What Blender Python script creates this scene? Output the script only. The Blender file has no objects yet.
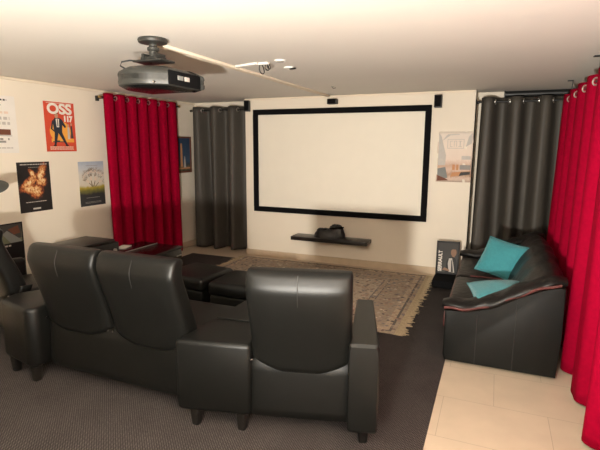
import bpy, bmesh, math, random
from mathutils import Vector, Matrix, Euler
random.seed(4)
PI = math.pi
S = bpy.context.scene
COL = S.collection

# ------------------------------------------------------------------ materials
def new_mat(name):
    m = bpy.data.materials.new(name); m.use_nodes = True
    nt = m.node_tree
    return m, nt, nt.nodes['Principled BSDF']

def mat(name, rgb, rough=.6, metal=0, spec=.5, bump=0, bscale=200, var=0, vscale=6, sheen=0, coat=0, stretch=None):
    m, nt, b = new_mat(name)
    b.inputs['Base Color'].default_value = (*rgb, 1)
    b.inputs['Roughness'].default_value = rough
    b.inputs['Metallic'].default_value = metal
    b.inputs['Specular IOR Level'].default_value = spec
    b.inputs['Sheen Weight'].default_value = sheen
    b.inputs['Coat Weight'].default_value = coat
    L = nt.links
    tc = nt.nodes.new('ShaderNodeTexCoord')
    src = tc.outputs['Object']
    if stretch:
        mp = nt.nodes.new('ShaderNodeMapping'); mp.inputs['Scale'].default_value = stretch
        L.new(src, mp.inputs['Vector']); src = mp.outputs['Vector']
    if var:
        n = nt.nodes.new('ShaderNodeTexNoise'); n.inputs['Scale'].default_value = vscale; n.inputs['Detail'].default_value = 4
        L.new(src, n.inputs['Vector'])
        r = nt.nodes.new('ShaderNodeValToRGB')
        r.color_ramp.elements[0].position = .3; r.color_ramp.elements[1].position = .7
        r.color_ramp.elements[0].color = (*[c * (1 - var) for c in rgb], 1)
        r.color_ramp.elements[1].color = (*[min(1, c * (1 + var)) for c in rgb], 1)
        L.new(n.outputs['Fac'], r.inputs['Fac']); L.new(r.outputs['Color'], b.inputs['Base Color'])
    if bump:
        n = nt.nodes.new('ShaderNodeTexNoise'); n.inputs['Scale'].default_value = bscale; n.inputs['Detail'].default_value = 3
        L.new(src, n.inputs['Vector'])
        bp = nt.nodes.new('ShaderNodeBump'); bp.inputs['Strength'].default_value = bump; bp.inputs['Distance'].default_value = .01
        L.new(n.outputs['Fac'], bp.inputs['Height']); L.new(bp.outputs['Normal'], b.inputs['Normal'])
    return m

M = {}
M['wall'] = mat('cream_wall_paint', (.80, .72, .60), .85, bump=.08, bscale=90, var=.02, vscale=2)
M['ceiling'] = mat('ceiling_paint', (.78, .735, .67), .9, bump=.06, bscale=60, var=.015, vscale=1.5)
M['trim'] = mat('cream_trim', (.80, .70, .56), .6, var=.03)
M['skirting'] = mat('beige_stone_skirting', (.56, .44, .31), .45, var=.08, vscale=7)
M['leather'] = mat('charcoal_leather', (.0055, .0056, .005), .38, spec=.27, bump=.12, bscale=260, var=.12, vscale=14)
M['leather2'] = mat('black_sofa_leather', (.0055, .0058, .005), .40, spec=.24, bump=.15, bscale=220, var=.15, vscale=10)
M['leather_pad'] = mat('creased_black_leather', (.0062, .0054, .0048), .44, spec=.32, bump=.8, bscale=16, var=.2, vscale=8, stretch=(1, 1, 1))
M['oxblood'] = mat('oxblood_leather', (.075, .014, .012), .45, bump=.3, bscale=60, var=.2)
M['seam'] = mat('leather_seam', (.013, .013, .012), .5)
M['leg'] = mat('black_wood_leg', (.008, .007, .006), .4)
M['velvet'] = mat('red_velvet', (.285, .0015, .020), .9, spec=.03, var=.10, vscale=30)
M['grey_cloth'] = mat('grey_satin_cloth', (.068, .060, .050), .55, spec=.3, var=.10, vscale=40, stretch=(1, 1, .1), bump=.05, bscale=300)
M['steel'] = mat('brushed_steel', (.85, .83, .78), .35, metal=1)
M['brass'] = mat('brass', (.6, .42, .16), .3, metal=1)
M['black'] = mat('black_plastic', (.012, .012, .012), .45, bump=.05, bscale=300)
M['velour'] = mat('black_velour', (.006, .006, .0065), .95, spec=.1)
M['screen'] = mat('matt_white_screen', (.80, .745, .64), .9, spec=.1, var=.01)
M['gloss'] = mat('black_gloss_glass', (.006, .006, .006), .26)
M['shelf'] = mat('black_brown_wood', (.012, .009, .008), .35, var=.2, vscale=8)
M['proj'] = mat('grey_projector_plastic', (.032, .032, .028), .45, spec=.5, bump=.05, bscale=400)
M['proj_dark'] = mat('dark_projector_plastic', (.02, .02, .018), .4)
M['white'] = mat('white_plastic', (.82, .80, .76), .4)
M['paper'] = mat('white_paper', (.78, .74, .68), .7, var=.03)
M['teal'] = mat('teal_fabric', (.045, .235, .265), .85, spec=.2, bump=.3, bscale=350, var=.08, vscale=50, sheen=.2)
M['fringe'] = mat('cream_wool_fringe', (.50, .40, .26), .95, var=.15, vscale=60, bump=.5, bscale=200)
M['chrome'] = mat('chrome', (.8, .8, .78), .15, metal=1)
M['greydisc'] = mat('grey_lamp_metal', (.05, .052, .047), .45)
M['silver'] = mat('silver_plastic', (.42, .41, .38), .35, metal=.6)

def flat(name, rgb, rough=.7): return mat(name, rgb, rough, spec=.3, var=.04, vscale=30)
M['p_red'] = flat('print_red', (.62, .075, .035)); M['p_orange'] = flat('print_orange', (.80, .36, .06))
M['p_white'] = flat('print_white', (.82, .76, .68)); M['p_navy'] = flat('print_navy', (.025, .03, .045))
M['p_skin'] = flat('print_skin', (.55, .30, .19)); M['p_black'] = flat('print_black', (.010, .009, .009), .5)
M['p_grey'] = flat('print_grey', (.30, .28, .26)); M['p_brown'] = flat('print_brown', (.16, .06, .035))
M['p_pale'] = flat('print_pale_grey', (.52, .48, .44)); M['p_dgrey'] = flat('print_dark_grey', (.06, .058, .055))
M['p_tan'] = flat('print_tan', (.27, .16, .105)); M['p_bark'] = flat('print_bark', (.22, .17, .12)); M['p_blush'] = flat('print_blush', (.76, .60, .48))
M['p_rust'] = flat('print_rust', (.52, .25, .12)); M['p_blue'] = flat('print_blue', (.045, .10, .20))
M['p_green'] = flat('print_murky_green', (.16, .17, .11)); M['p_steel'] = flat('print_steel_grey', (.22, .23, .22))

def ramp_mat(name, stops, axis=1, noise=.1, nscale=8):
    """printed paper whose ink runs through colour bands along one axis"""
    m, nt, b = new_mat(name); L = nt.links
    tc = nt.nodes.new('ShaderNodeTexCoord')
    sx = nt.nodes.new('ShaderNodeSeparateXYZ'); L.new(tc.outputs['Generated'], sx.inputs[0])
    n = nt.nodes.new('ShaderNodeTexNoise'); n.inputs['Scale'].default_value = nscale; n.inputs['Detail'].default_value = 6
    L.new(tc.outputs['Generated'], n.inputs['Vector'])
    ma = nt.nodes.new('ShaderNodeMath'); ma.operation = 'MULTIPLY_ADD'
    L.new(n.outputs['Fac'], ma.inputs[0]); ma.inputs[1].default_value = noise; 
    sub = nt.nodes.new('ShaderNodeMath'); sub.operation = 'SUBTRACT'; L.new(sx.outputs[axis], sub.inputs[0]); sub.inputs[1].default_value = noise * .5
    L.new(sub.outputs[0], ma.inputs[2])
    r = nt.nodes.new('ShaderNodeValToRGB')
    els = r.color_ramp.elements
    els[0].position = stops[0][0]; els[0].color = (*stops[0][1], 1)
    els[1].position = stops[-1][0]; els[1].color = (*stops[-1][1], 1)
    for p, c in stops[1:-1]:
        e = els.new(p); e.color = (*c, 1)
    L.new(ma.outputs[0], r.inputs['Fac']); L.new(r.outputs['Color'], b.inputs['Base Color'])
    b.inputs['Roughness'].default_value = .55; b.inputs['Specular IOR Level'].default_value = .3
    return m

M['p_tree'] = ramp_mat('print_meadow', [(0, (.03, .032, .035)), (.26, (.035, .035, .035)), (.35, (.16, .15, .04)), (.42, (.42, .33, .05)),
                       (.47, (.66, .60, .48)), (.72, (.66, .63, .58)), (.86, (.50, .53, .57)), (1, (.34, .40, .50))], noise=.12, nscale=6)
M['p_dusk'] = ramp_mat('print_dusk_harbour', [(0, (.03, .03, .03)), (.10, (.22, .16, .08)), (.2, (.06, .07, .08)), (.3, (.05, .09, .15)), (1, (.025, .05, .10))], noise=.15, nscale=9)
M['p_stadium'] = ramp_mat('print_stand', [(0, (.55, .42, .34)), (.08, (.62, .46, .36)), (.14, (.42, .25, .16)), (.24, (.62, .44, .34)), (.32, (.55, .36, .26)), (.45, (.74, .60, .50)), (.7, (.76, .64, .54)), (1, (.70, .62, .54))], noise=.14, nscale=10)

def fire_mat():
    """black sheet with a fiery cloud of sparks printed in the upper middle"""
    m, nt, b = new_mat('print_fire'); L = nt.links
    tc = nt.nodes.new('ShaderNodeTexCoord')
    def blob(cx, cy, sx, sy, rot=0):
        mp = nt.nodes.new('ShaderNodeMapping'); mp.vector_type = 'TEXTURE'
        mp.inputs['Location'].default_value = (cx, cy, 0); mp.inputs['Rotation'].default_value = (0, 0, rot); mp.inputs['Scale'].default_value = (sx, sy, 1000)
        L.new(tc.outputs['Generated'], mp.inputs['Vector'])
        g = nt.nodes.new('ShaderNodeTexGradient'); g.gradient_type = 'SPHERICAL'; L.new(mp.outputs[0], g.inputs[0])
        return g.outputs['Fac']
    fs = [blob(.70, .74, .40, .16, 1.0), blob(.74, .60, .20, .14), blob(.34, .60, .46, .13, .45), blob(.30, .48, .30, .14, -.2), blob(.45, .76, .20, .09, -.6), blob(.52, .42, .3, .2)]
    acc = fs[0]
    for f in fs[1:]:
        mx = nt.nodes.new('ShaderNodeMath'); mx.operation = 'MAXIMUM'; L.new(acc, mx.inputs[0]); L.new(f, mx.inputs[1]); acc = mx.outputs[0]
    n = nt.nodes.new('ShaderNodeTexNoise'); n.inputs['Scale'].default_value = 13; n.inputs['Detail'].default_value = 10; n.inputs['Roughness'].default_value = .75
    L.new(tc.outputs['Generated'], n.inputs['Vector'])
    mu = nt.nodes.new('ShaderNodeMath'); mu.operation = 'MULTIPLY'; L.new(acc, mu.inputs[0])
    n2 = nt.nodes.new('ShaderNodeMath'); n2.operation = 'MULTIPLY_ADD'; L.new(n.outputs['Fac'], n2.inputs[0]); n2.inputs[1].default_value = 4.4; n2.inputs[2].default_value = -1.35
    L.new(n2.outputs[0], mu.inputs[1])
    r = nt.nodes.new('ShaderNodeValToRGB'); e = r.color_ramp.elements
    e[0].position = .08; e[0].color = (.012, .010, .010, 1); e[1].position = .85; e[1].color = (.80, .62, .36, 1)
    for p, c in ((.22, (.10, .025, .012)), (.38, (.42, .10, .025)), (.58, (.68, .36, .13))):
        k = e.new(p); k.color = (*c, 1)
    L.new(mu.outputs[0], r.inputs['Fac']); L.new(r.outputs['Color'], b.inputs['Base Color'])
    b.inputs['Roughness'].default_value = .5
    return m
M['p_fire'] = fire_mat()

def carpet_mat():
    m, nt, b = new_mat('dark_flecked_carpet'); L = nt.links
    tc = nt.nodes.new('ShaderNodeTexCoord')
    br = nt.nodes.new('ShaderNodeTexBrick'); br.inputs['Scale'].default_value = 1
    br.inputs['Brick Width'].default_value = .017; br.inputs['Row Height'].default_value = .0085; br.inputs['Mortar Size'].default_value = .0026; br.inputs['Mortar Smooth'].default_value = .3
    br.inputs['Color1'].default_value = (.150, .130, .122, 1); br.inputs['Color2'].default_value = (.122, .106, .10, 1); br.inputs['Mortar'].default_value = (.018, .015, .0155, 1)
    L.new(tc.outputs['Object'], br.inputs['Vector'])
    n = nt.nodes.new('ShaderNodeTexNoise'); n.inputs['Scale'].default_value = 5; L.new(tc.outputs['Object'], n.inputs['Vector'])
    hs = nt.nodes.new('ShaderNodeHueSaturation'); L.new(br.outputs['Color'], hs.inputs['Color'])
    ma = nt.nodes.new('ShaderNodeMath'); ma.operation = 'MULTIPLY_ADD'; L.new(n.outputs['Fac'], ma.inputs[0]); ma.inputs[1].default_value = .4; ma.inputs[2].default_value = .8
    L.new(ma.outputs[0], hs.inputs['Value']); L.new(hs.outputs['Color'], b.inputs['Base Color'])
    bp = nt.nodes.new('ShaderNodeBump'); bp.inputs['Strength'].default_value = .6; bp.inputs['Distance'].default_value = .004
    inv = nt.nodes.new('ShaderNodeMath'); inv.operation = 'SUBTRACT'; inv.inputs[0].default_value = 1; L.new(br.outputs['Fac'], inv.inputs[1])
    L.new(inv.outputs[0], bp.inputs['Height']); L.new(bp.outputs['Normal'], b.inputs['Normal'])
    b.inputs['Roughness'].default_value = .95; b.inputs['Specular IOR Level'].default_value = .15
    return m
M['carpet'] = carpet_mat()

def tile_mat():
    m, nt, b = new_mat('beige_floor_tile'); L = nt.links
    tc = nt.nodes.new('ShaderNodeTexCoord')
    mp = nt.nodes.new('ShaderNodeMapping'); mp.inputs['Location'].default_value = (-.39 + .6 * 20, -2.92 + .45 * 20, 0)
    L.new(tc.outputs['Object'], mp.inputs['Vector'])
    br = nt.nodes.new('ShaderNodeTexBrick'); br.inputs['Scale'].default_value = 1
    br.inputs['Brick Width'].default_value = .6; br.inputs['Row Height'].default_value = .45; br.inputs['Mortar Size'].default_value = .0022; br.inputs['Mortar Smooth'].default_value = .4
    br.inputs['Color1'].default_value = (.62, .51, .385, 1); br.inputs['Color2'].default_value = (.60, .495, .37, 1); br.inputs['Mortar'].default_value = (.44, .355, .26, 1)
    L.new(mp.outputs[0], br.inputs['Vector'])
    n = nt.nodes.new('ShaderNodeTexNoise'); n.inputs['Scale'].default_value = 4; n.inputs['Detail'].default_value = 6; L.new(tc.outputs['Object'], n.inputs['Vector'])
    hs = nt.nodes.new('ShaderNodeHueSaturation'); L.new(br.outputs['Color'], hs.inputs['Color'])
    ma = nt.nodes.new('ShaderNodeMath'); ma.operation = 'MULTIPLY_ADD'; L.new(n.outputs['Fac'], ma.inputs[0]); ma.inputs[1].default_value = .3; ma.inputs[2].default_value = .85
    L.new(ma.outputs[0], hs.inputs['Value']); L.new(hs.outputs['Color'], b.inputs['Base Color'])
    b.inputs['Roughness'].default_value = .5; b.inputs['Specular IOR Level'].default_value = .35
    return m
M['tile'] = tile_mat()

def rug_mat(w, d):
    """oriental rug: bordered field, dense small floral figures"""
    m, nt, b = new_mat('oriental_rug_wool'); L = nt.links
    tc = nt.nodes.new('ShaderNodeTexCoord'); sx = nt.nodes.new('ShaderNodeSeparateXYZ'); L.new(tc.outputs['Object'], sx.inputs[0])
    def mth(op, a, v=None, c=None):
        k = nt.nodes.new('ShaderNodeMath'); k.operation = op
        if hasattr(a, 'links'): L.new(a, k.inputs[0])
        else: k.inputs[0].default_value = a
        if v is not None:
            if hasattr(v, 'links'): L.new(v, k.inputs[1])
            else: k.inputs[1].default_value = v
        return k.outputs[0]
    ex = mth('SUBTRACT', w / 2, mth('ABSOLUTE', sx.outputs[0])); ey = mth('SUBTRACT', d / 2, mth('ABSOLUTE', sx.outputs[1]))
    e = mth('MINIMUM', ex, ey)                      # distance in from the nearest edge
    r = nt.nodes.new('ShaderNodeValToRGB'); r.color_ramp.interpolation = 'CONSTANT'; el = r.color_ramp.elements
    L.new(mth('MULTIPLY', e, 1.0), r.inputs['Fac'])
    stops = [(0, (.34, .26, .17)), (.035, (.13, .11, .10)), (.055, (.40, .29, .18)), (.11, (.30, .23, .16)), (.36, (.13, .115, .11)), (.375, (.34, .25, .17)), (.42, (.16, .14, .13)), (.435, (.38, .30, .215))]
    el[0].position = 0; el[0].color = (*stops[0][1], 1); el[1].position = stops[-1][0]; el[1].color = (*stops[-1][1], 1)
    for p, c in stops[1:-1]:
        k = el.new(p); k.color = (*c, 1)
    v = nt.nodes.new('ShaderNodeTexVoronoi'); v.inputs['Scale'].default_value = 24; L.new(tc.outputs['Object'], v.inputs['Vector'])
    r2 = nt.nodes.new('ShaderNodeValToRGB'); k = r2.color_ramp.elements
    k[0].position = 0; k[0].color = (.075, .065, .075, 1); k[1].position = 1; k[1].color = (.56, .45, .31, 1)
    for p, c in ((.25, (.34, .19, .12)), (.45, (.15, .15, .17)), (.65, (.38, .27, .17)), (.82, (.24, .20, .18))):
        q = k.new(p); q.color = (*c, 1)
    sv = nt.nodes.new('ShaderNodeSeparateColor'); L.new(v.outputs['Color'], sv.inputs[0]); L.new(sv.outputs[0], r2.inputs['Fac'])
    th = nt.nodes.new('ShaderNodeValToRGB'); th.color_ramp.elements[0].position = .38; th.color_ramp.elements[1].position = .55
    th.color_ramp.elements[0].color = (1, 1, 1, 1); th.color_ramp.elements[1].color = (0, 0, 0, 1)
    L.new(v.outputs['Distance'], th.inputs['Fac'])
    n = nt.nodes.new('ShaderNodeTexNoise'); n.inputs['Scale'].default_value = 60; n.inputs['Detail'].default_value = 4; L.new(tc.outputs['Object'], n.inputs['Vector'])
    mx = nt.nodes.new('ShaderNodeMix'); mx.data_type = 'RGBA'
    L.new(mth('MULTIPLY', th.outputs['Color'], .92), mx.inputs['Factor']); L.new(r.outputs['Color'], mx.inputs['A']); L.new(r2.outputs['Color'], mx.inputs['B'])
    hs = nt.nodes.new('ShaderNodeHueSaturation'); L.new(mx.outputs['Result'], hs.inputs['Color'])
    ma = nt.nodes.new('ShaderNodeMath'); ma.operation = 'MULTIPLY_ADD'; L.new(n.outputs['Fac'], ma.inputs[0]); ma.inputs[1].default_value = .9; ma.inputs[2].default_value = .75
    L.new(ma.outputs[0], hs.inputs['Value']); hs.inputs['Saturation'].default_value = .78
    L.new(hs.outputs['Color'], b.inputs['Base Color'])
    b.inputs['Roughness'].default_value = .95; b.inputs['Specular IOR Level'].default_value = .1
    return m

# ------------------------------------------------------------------ mesh builder
class B:
    def __init__(s): s.v = []; s.f = []; s.m = []
    def add(s, vs, fs, mi=0):
        o = len(s.v); s.v += [tuple(v) for v in vs]
        for f in fs: s.f.append([i + o for i in f]); s.m.append(mi)
        return s
    def box(s, c, size, bev=0, seg=2, mi=0, rot=None):
        bm = bmesh.new(); bmesh.ops.create_cube(bm, size=1)
        for v in bm.verts: v.co = Vector((v.co.x * size[0], v.co.y * size[1], v.co.z * size[2]))
        if bev: bmesh.ops.bevel(bm, geom=bm.edges[:], offset=bev, segments=seg, profile=.5, affect='EDGES')
        return s._bm(bm, c, mi, rot)
    def _bm(s, bm, c=(0, 0, 0), mi=0, rot=None):
        R = Euler(rot).to_matrix() if rot else Matrix.Identity(3)
        bm.verts.index_update()
        s.add([R @ v.co + Vector(c) for v in bm.verts], [[v.index for v in f.verts] for f in bm.faces], mi); bm.free(); return s
    def prism(s, poly, z0, z1, bev=0, seg=3, mi=0):
        """upright prism over a ground polygon (counter-clockwise)"""
        bm = bmesh.new(); n = len(poly)
        a = [bm.verts.new((x, y, z0)) for x, y in poly]; b = [bm.verts.new((x, y, z1)) for x, y in poly]
        bm.faces.new(a[::-1]); bm.faces.new(b)
        for i in range(n): bm.faces.new((a[i], a[(i + 1) % n], b[(i + 1) % n], b[i]))
        if bev: bmesh.ops.bevel(bm, geom=bm.edges[:], offset=bev, segments=seg, profile=.5, affect='EDGES')
        return s._bm(bm, mi=mi)
    def loft(s, rings, cap=True, mi=0):
        n = len(rings[0]); vs = [p for r in rings for p in r]; fs = []
        for k in range(len(rings) - 1):
            for i in range(n):
                j = (i + 1) % n
                fs.append([k * n + i, k * n + j, (k + 1) * n + j, (k + 1) * n + i])
        if cap: fs.append(list(range(n))[::-1]); fs.append([(len(rings) - 1) * n + i for i in range(n)])
        return s.add(vs, fs, mi)
    def cyl(s, c, r, h, axis='z', seg=28, r2=None, mi=0, bev=0):
        r2 = r if r2 is None else r2
        prof = [(r, 0), (r2, h)]
        if bev: prof = [(r - bev, 0), (r, bev), (r2, h - bev), (r2 - bev, h)]
        return s.lathe(prof, c, axis, seg, mi)
    def lathe(s, prof, c=(0, 0, 0), axis='z', seg=28, mi=0):
        rings = []
        for r, h in prof:
            ring = []
            for i in range(seg):
                a = 2 * PI * i / seg; p = Vector((r * math.cos(a), r * math.sin(a), h))
                if axis == 'x': p = Vector((p.z, p.x, p.y))
                if axis == 'y': p = Vector((p.y, p.z, p.x))
                ring.append(p + Vector(c))
            rings.append(ring)
        return s.loft(rings, True, mi)
    def tube(s, pts, r, seg=10, mi=0):
        pts = [Vector(p) for p in pts]; rings = []; up = Vector((.31, .17, .93)).normalized()
        for i, p in enumerate(pts):
            t = (pts[min(i + 1, len(pts) - 1)] - pts[max(i - 1, 0)]).normalized()
            x = t.cross(up).normalized(); y = t.cross(x).normalized(); up = -x.cross(t) if False else up
            rings.append([p + (x * math.cos(2 * PI * k / seg) + y * math.sin(2 * PI * k / seg)) * r for k in range(seg)])
        return s.loft(rings, True, mi)
    def torus(s, c, R, r, nrm, seg=18, ts=8, mi=0):
        nrm = Vector(nrm).normalized(); x = nrm.orthogonal().normalized(); y = nrm.cross(x)
        vs = []; fs = []
        for i in range(seg):
            a = 2 * PI * i / seg; d = x * math.cos(a) + y * math.sin(a)
            for k in range(ts):
                b = 2 * PI * k / ts; vs.append(Vector(c) + d * (R + r * math.cos(b)) + nrm * r * math.sin(b))
        for i in range(seg):
            for k in range(ts):
                fs.append([i * ts + k, ((i + 1) % seg) * ts + k, ((i + 1) % seg) * ts + (k + 1) % ts, i * ts + (k + 1) % ts])
        return s.add(vs, fs, mi)
    def build(s, name, mats, parent=None, smooth=True, loc=None, angle=40):
        me = bpy.data.meshes.new(name); me.from_pydata(s.v, [], s.f)
        mats = mats if isinstance(mats, (list, tuple)) else [mats]
        for m in mats: me.materials.append(m)
        for p, mi in zip(me.polygons, s.m): p.material_index = mi
        bm = bmesh.new(); bm.from_mesh(me); bmesh.ops.recalc_face_normals(bm, faces=bm.faces[:]); bm.to_mesh(me); bm.free()
        if smooth:
            for p in me.polygons: p.use_smooth = True
            me.set_sharp_from_angle(angle=math.radians(angle))
        o = bpy.data.objects.new(name, me); COL.objects.link(o)
        if parent: o.parent = parent
        if loc: o.location = loc
        return o

def tag(o, label=None, cat=None, group=None, kind=None):
    if label: o['label'] = label
    if cat: o['category'] = cat
    if group: o['group'] = group
    if kind: o['kind'] = kind
    return o
def thing(name, label, cat, loc=(0, 0, 0), rot=(0, 0, 0), group=None):
    o = bpy.data.objects.new(name, None); COL.objects.link(o); o.empty_display_size = .1
    o.location = loc; o.rotation_euler = rot
    return tag(o, label, cat, group)
def struct(name, b, m, label=None, smooth=False):
    o = b.build(name, m, smooth=smooth); o['kind'] = 'structure'
    o['label'] = label or name.replace('_', ' '); o['category'] = name.split('_')[0]
    return o
def copy_tree(o, parent=None):
    c = o.copy(); COL.objects.link(c)
    if parent: c.parent = parent
    for ch in o.children: copy_tree(ch, c)
    return c
def ss(a, b, t):
    t = max(0, min(1, (t - a) / (b - a))); return t * t * (3 - 2 * t)
def ring_rr(w, d, n=40, e=5.0):
    """superellipse ring, half sizes w,d"""
    out = []
    for i in range(n):
        a = 2 * PI * (i + .5) / n; c, s_ = math.cos(a), math.sin(a)
        out.append((w * math.copysign(abs(c) ** (2 / e), c), d * math.copysign(abs(s_) ** (2 / e), s_)))
    return out
def text_mesh(name, body, m, parent, x, y, size, z=.0016, align='CENTER', sx=1, rot=0, bold=.0):
    cu = bpy.data.curves.new(name, 'FONT'); cu.body = body; cu.size = size; cu.align_x = align; cu.align_y = 'CENTER'; cu.offset = bold; cu.extrude = .0002
    t = bpy.data.objects.new(name, cu); COL.objects.link(t)
    dg = bpy.context.evaluated_depsgraph_get()
    me = bpy.data.meshes.new_from_object(t.evaluated_get(dg)); me.name = name
    bpy.data.objects.remove(t)
    me.materials.clear(); me.materials.append(m)
    o = bpy.data.objects.new(name, me); COL.objects.link(o); o.parent = parent
    o.location = (x, y, z); o.scale = (sx, 1, 1); o.rotation_euler = (0, 0, rot)
    return o

# ------------------------------------------------------------------ room
XL, XR, YB, YN, YF, H = -4.45, .80, 5.90, 6.25, -4.6, 2.25
CXL, CXR = -3.335, -.27           # the projecting middle panel of the back wall
struct('floor', B().box(((XL + XR) / 2, (YF + YN) / 2, -.05), (XR - XL + .4, YN - YF + .4, .1)), M['tile'], 'beige stone tiled floor')
struct('ceiling', B().box(((XL + XR) / 2, (YF + YN) / 2, H + .05), (XR - XL + .4, YN - YF + .4, .1)), M['ceiling'], 'off white painted ceiling')
struct('wall_left', B().box((XL - .05, (YF + YN) / 2, H / 2), (.1, YN - YF + .2, H)), M['wall'], 'cream wall hung with film posters')
struct('wall_right', B().box((XR + .05, (YF + YN) / 2, H / 2), (.1, YN - YF + .2, H)), M['wall'], 'wall behind the long red curtain')
struct('wall_front', B().box(((XL + XR) / 2, YF - .05, H / 2), (XR - XL, .1, H)), M['wall'], 'wall behind the seats')
struct('wall_back', B().box(((CXL + CXR) / 2, (YB + YN + .1) / 2, H / 2), (CXR - CXL, YN + .1 - YB, H), .008, 2), M['wall'], 'cream wall carrying the projection screen')
struct('wall_back_recess', B().box(((XL + CXL) / 2, YN + .05, H / 2), (CXL - XL, .1, H)).box(((XR + CXR) / 2, YN + .05, H / 2), (XR - CXR, .1, H)), M['wall'], 'recessed wall behind the grey curtains')
b = B()
b.box(((CXL + CXR) / 2, YB - .007, .045), (CXR - CXL + .014, .014, .09), .003)
struct('baseboard_back', b, M['skirting'], 'beige stone skirting under the screen')
struct('baseboard_left', B().box((XL + .007, (YF + YN) / 2, .045), (.014, YN - YF, .09), .003), M['skirting'], 'beige skirting of the poster wall')
struct('baseboard_recess', B().box(((XL + CXL) / 2, YN - .007, .045), (CXL - XL - .03, .014, .09), .003), M['skirting'], 'beige skirting behind the short grey curtain')
# thin cove along the top of the left wall
b = B(); b.prism([(XL, YF), (XL + .022, YF), (XL + .022, YN), (XL, YN)], H - .03, H - .002, .008)
struct('trim_1', b, M['trim'], 'thin cream cove along the ceiling of the poster wall')
b = B(); b.prism([(CXL, YB - .016), (CXR - .01, YB - .016), (CXR - .01, YB), (CXL, YB)], H - .026, H - .002, .006)
struct('trim_2', b, M['trim'], 'thin cream strip along the ceiling above the screen')
# black roller blind box over the right niche
# dark edge of the niche beside the stadium print
struct('trim_3', B().box((CXR + .006, YB - .004, 1.09), (.012, .012, 2.1), .003), M['velour'], 'dark edging strip on the niche corner')

# ------------------------------------------------------------------ carpet and rug
tag(B().box((-2.18, 1.78, .004), (3.85, 7.66, .008), .002).build('carpet', M['carpet']), 'dark flecked carpet covering the floor under the cinema seats', 'carpet')
RW, RD = 2.56, 1.98
rug = thing('oriental_rug', 'beige patterned oriental rug with cream fringes below the screen', 'rug', (-1.985, 4.755, .008))
B().box((0, 0, .005), (RW, RD, .010), .003).build('pile', rug_mat(RW, RD), rug)
for sgn in (1, -1):
    b = B()
    y = -RD / 2
    while y < RD / 2:
        wdt = random.uniform(.010, .022); ln = random.uniform(.055, .10) if random.random() < .8 else random.uniform(.08, .13)
        off = random.uniform(-.012, .012)
        x0 = sgn * (RW / 2 - .004); x1 = sgn * (RW / 2 + ln)
        rings = []
        for t in (0, .35, .7, 1):
            w2 = wdt * (.5 + .25 * math.sin(t * 3) - .25 * t); cx = x0 + (x1 - x0) * t; cy = y + wdt / 2 + off * t * t; h = .006 * (1 - .5 * t)
            rings.append([(cx, cy - w2, .0005), (cx, cy + w2, .0005), (cx, cy + w2 * .6, h), (cx, cy - w2 * .6, h)])
        b.loft(rings); y += wdt * .72
    b.box((sgn * (RW / 2 + .012), 0, .0035), (.05, RD, .006), .001)
    tag(b.build('fringe', M['fringe'], rug), 'cream knotted fringe', kind='stuff')

# ------------------------------------------------------------------ projection screen, speakers, shelf
scr = thing('projection_screen', 'large white projection screen in a black velour frame on the back wall', 'projection screen', (-1.975, YB, 1.378))
SW, SH, FB = 2.43, 1.425, .072
b = B()
b.box((0, -.022, SH / 2 - FB / 2), (SW, .036, FB), .004); b.box((0, -.022, -SH / 2 + FB / 2), (SW, .036, FB), .004)
b.box((-SW / 2 + FB / 2, -.022, 0), (FB, .036, SH - 2 * FB + .004)); b.box((SW / 2 - FB / 2, -.022, 0), (FB, .036, SH - 2 * FB + .004))
b.build('frame', M['velour'], scr)
B().box((0, -.012, 0), (SW - 2 * FB + .02, .006, SH - 2 * FB + .02)).build('screen_fabric', M['screen'], scr)
for bx in (-.9, .9): B().box((bx, -.002, SH / 2 - .05), (.08, .006, .06), .001).build('wall_bracket', M['black'], scr)

def speaker(x, z, w, h, label, yb=YB, d=.09, rz=0):
    t = thing('satellite_speaker', label, 'speaker', (x, yb - .02, z), (0, 0, rz), 'small black speakers around the screen')
    B().box((0, -d / 2 - .004, 0), (w, d, h), .006, 3).build('cabinet', M['black'], t)
    B().box((0, -d - .006, 0), (w * .84, .006, h * .86), .003).build('grille', M['velour'], t)
    B().box((0, .004, 0), (.03, .031, .04), .002).build('wall_bracket', M['steel'], t)
speaker(-3.275, 2.14, .075, .145, 'small black speaker on the wall above the screen, left corner by the grey curtain', rz=.25)
speaker(-2.005, 2.163, .125, .065, 'small black speaker lying flat on the wall above the middle of the screen')
speaker(-.685, 2.125, .085, .145, 'small black speaker on the wall at the upper right corner of the screen')

sh = thing('floating_shelf', 'black floating shelf on the wall under the projection screen', 'shelf', (-1.985, YB, .36))
B().box((0, -.125, 0), (1.06, .25, .05), .003).build('board', M['shelf'], sh)
B().box((0, -.003, -.012), (.9, .008, .02)).build('wall_rail', M['black'], sh)
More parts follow.
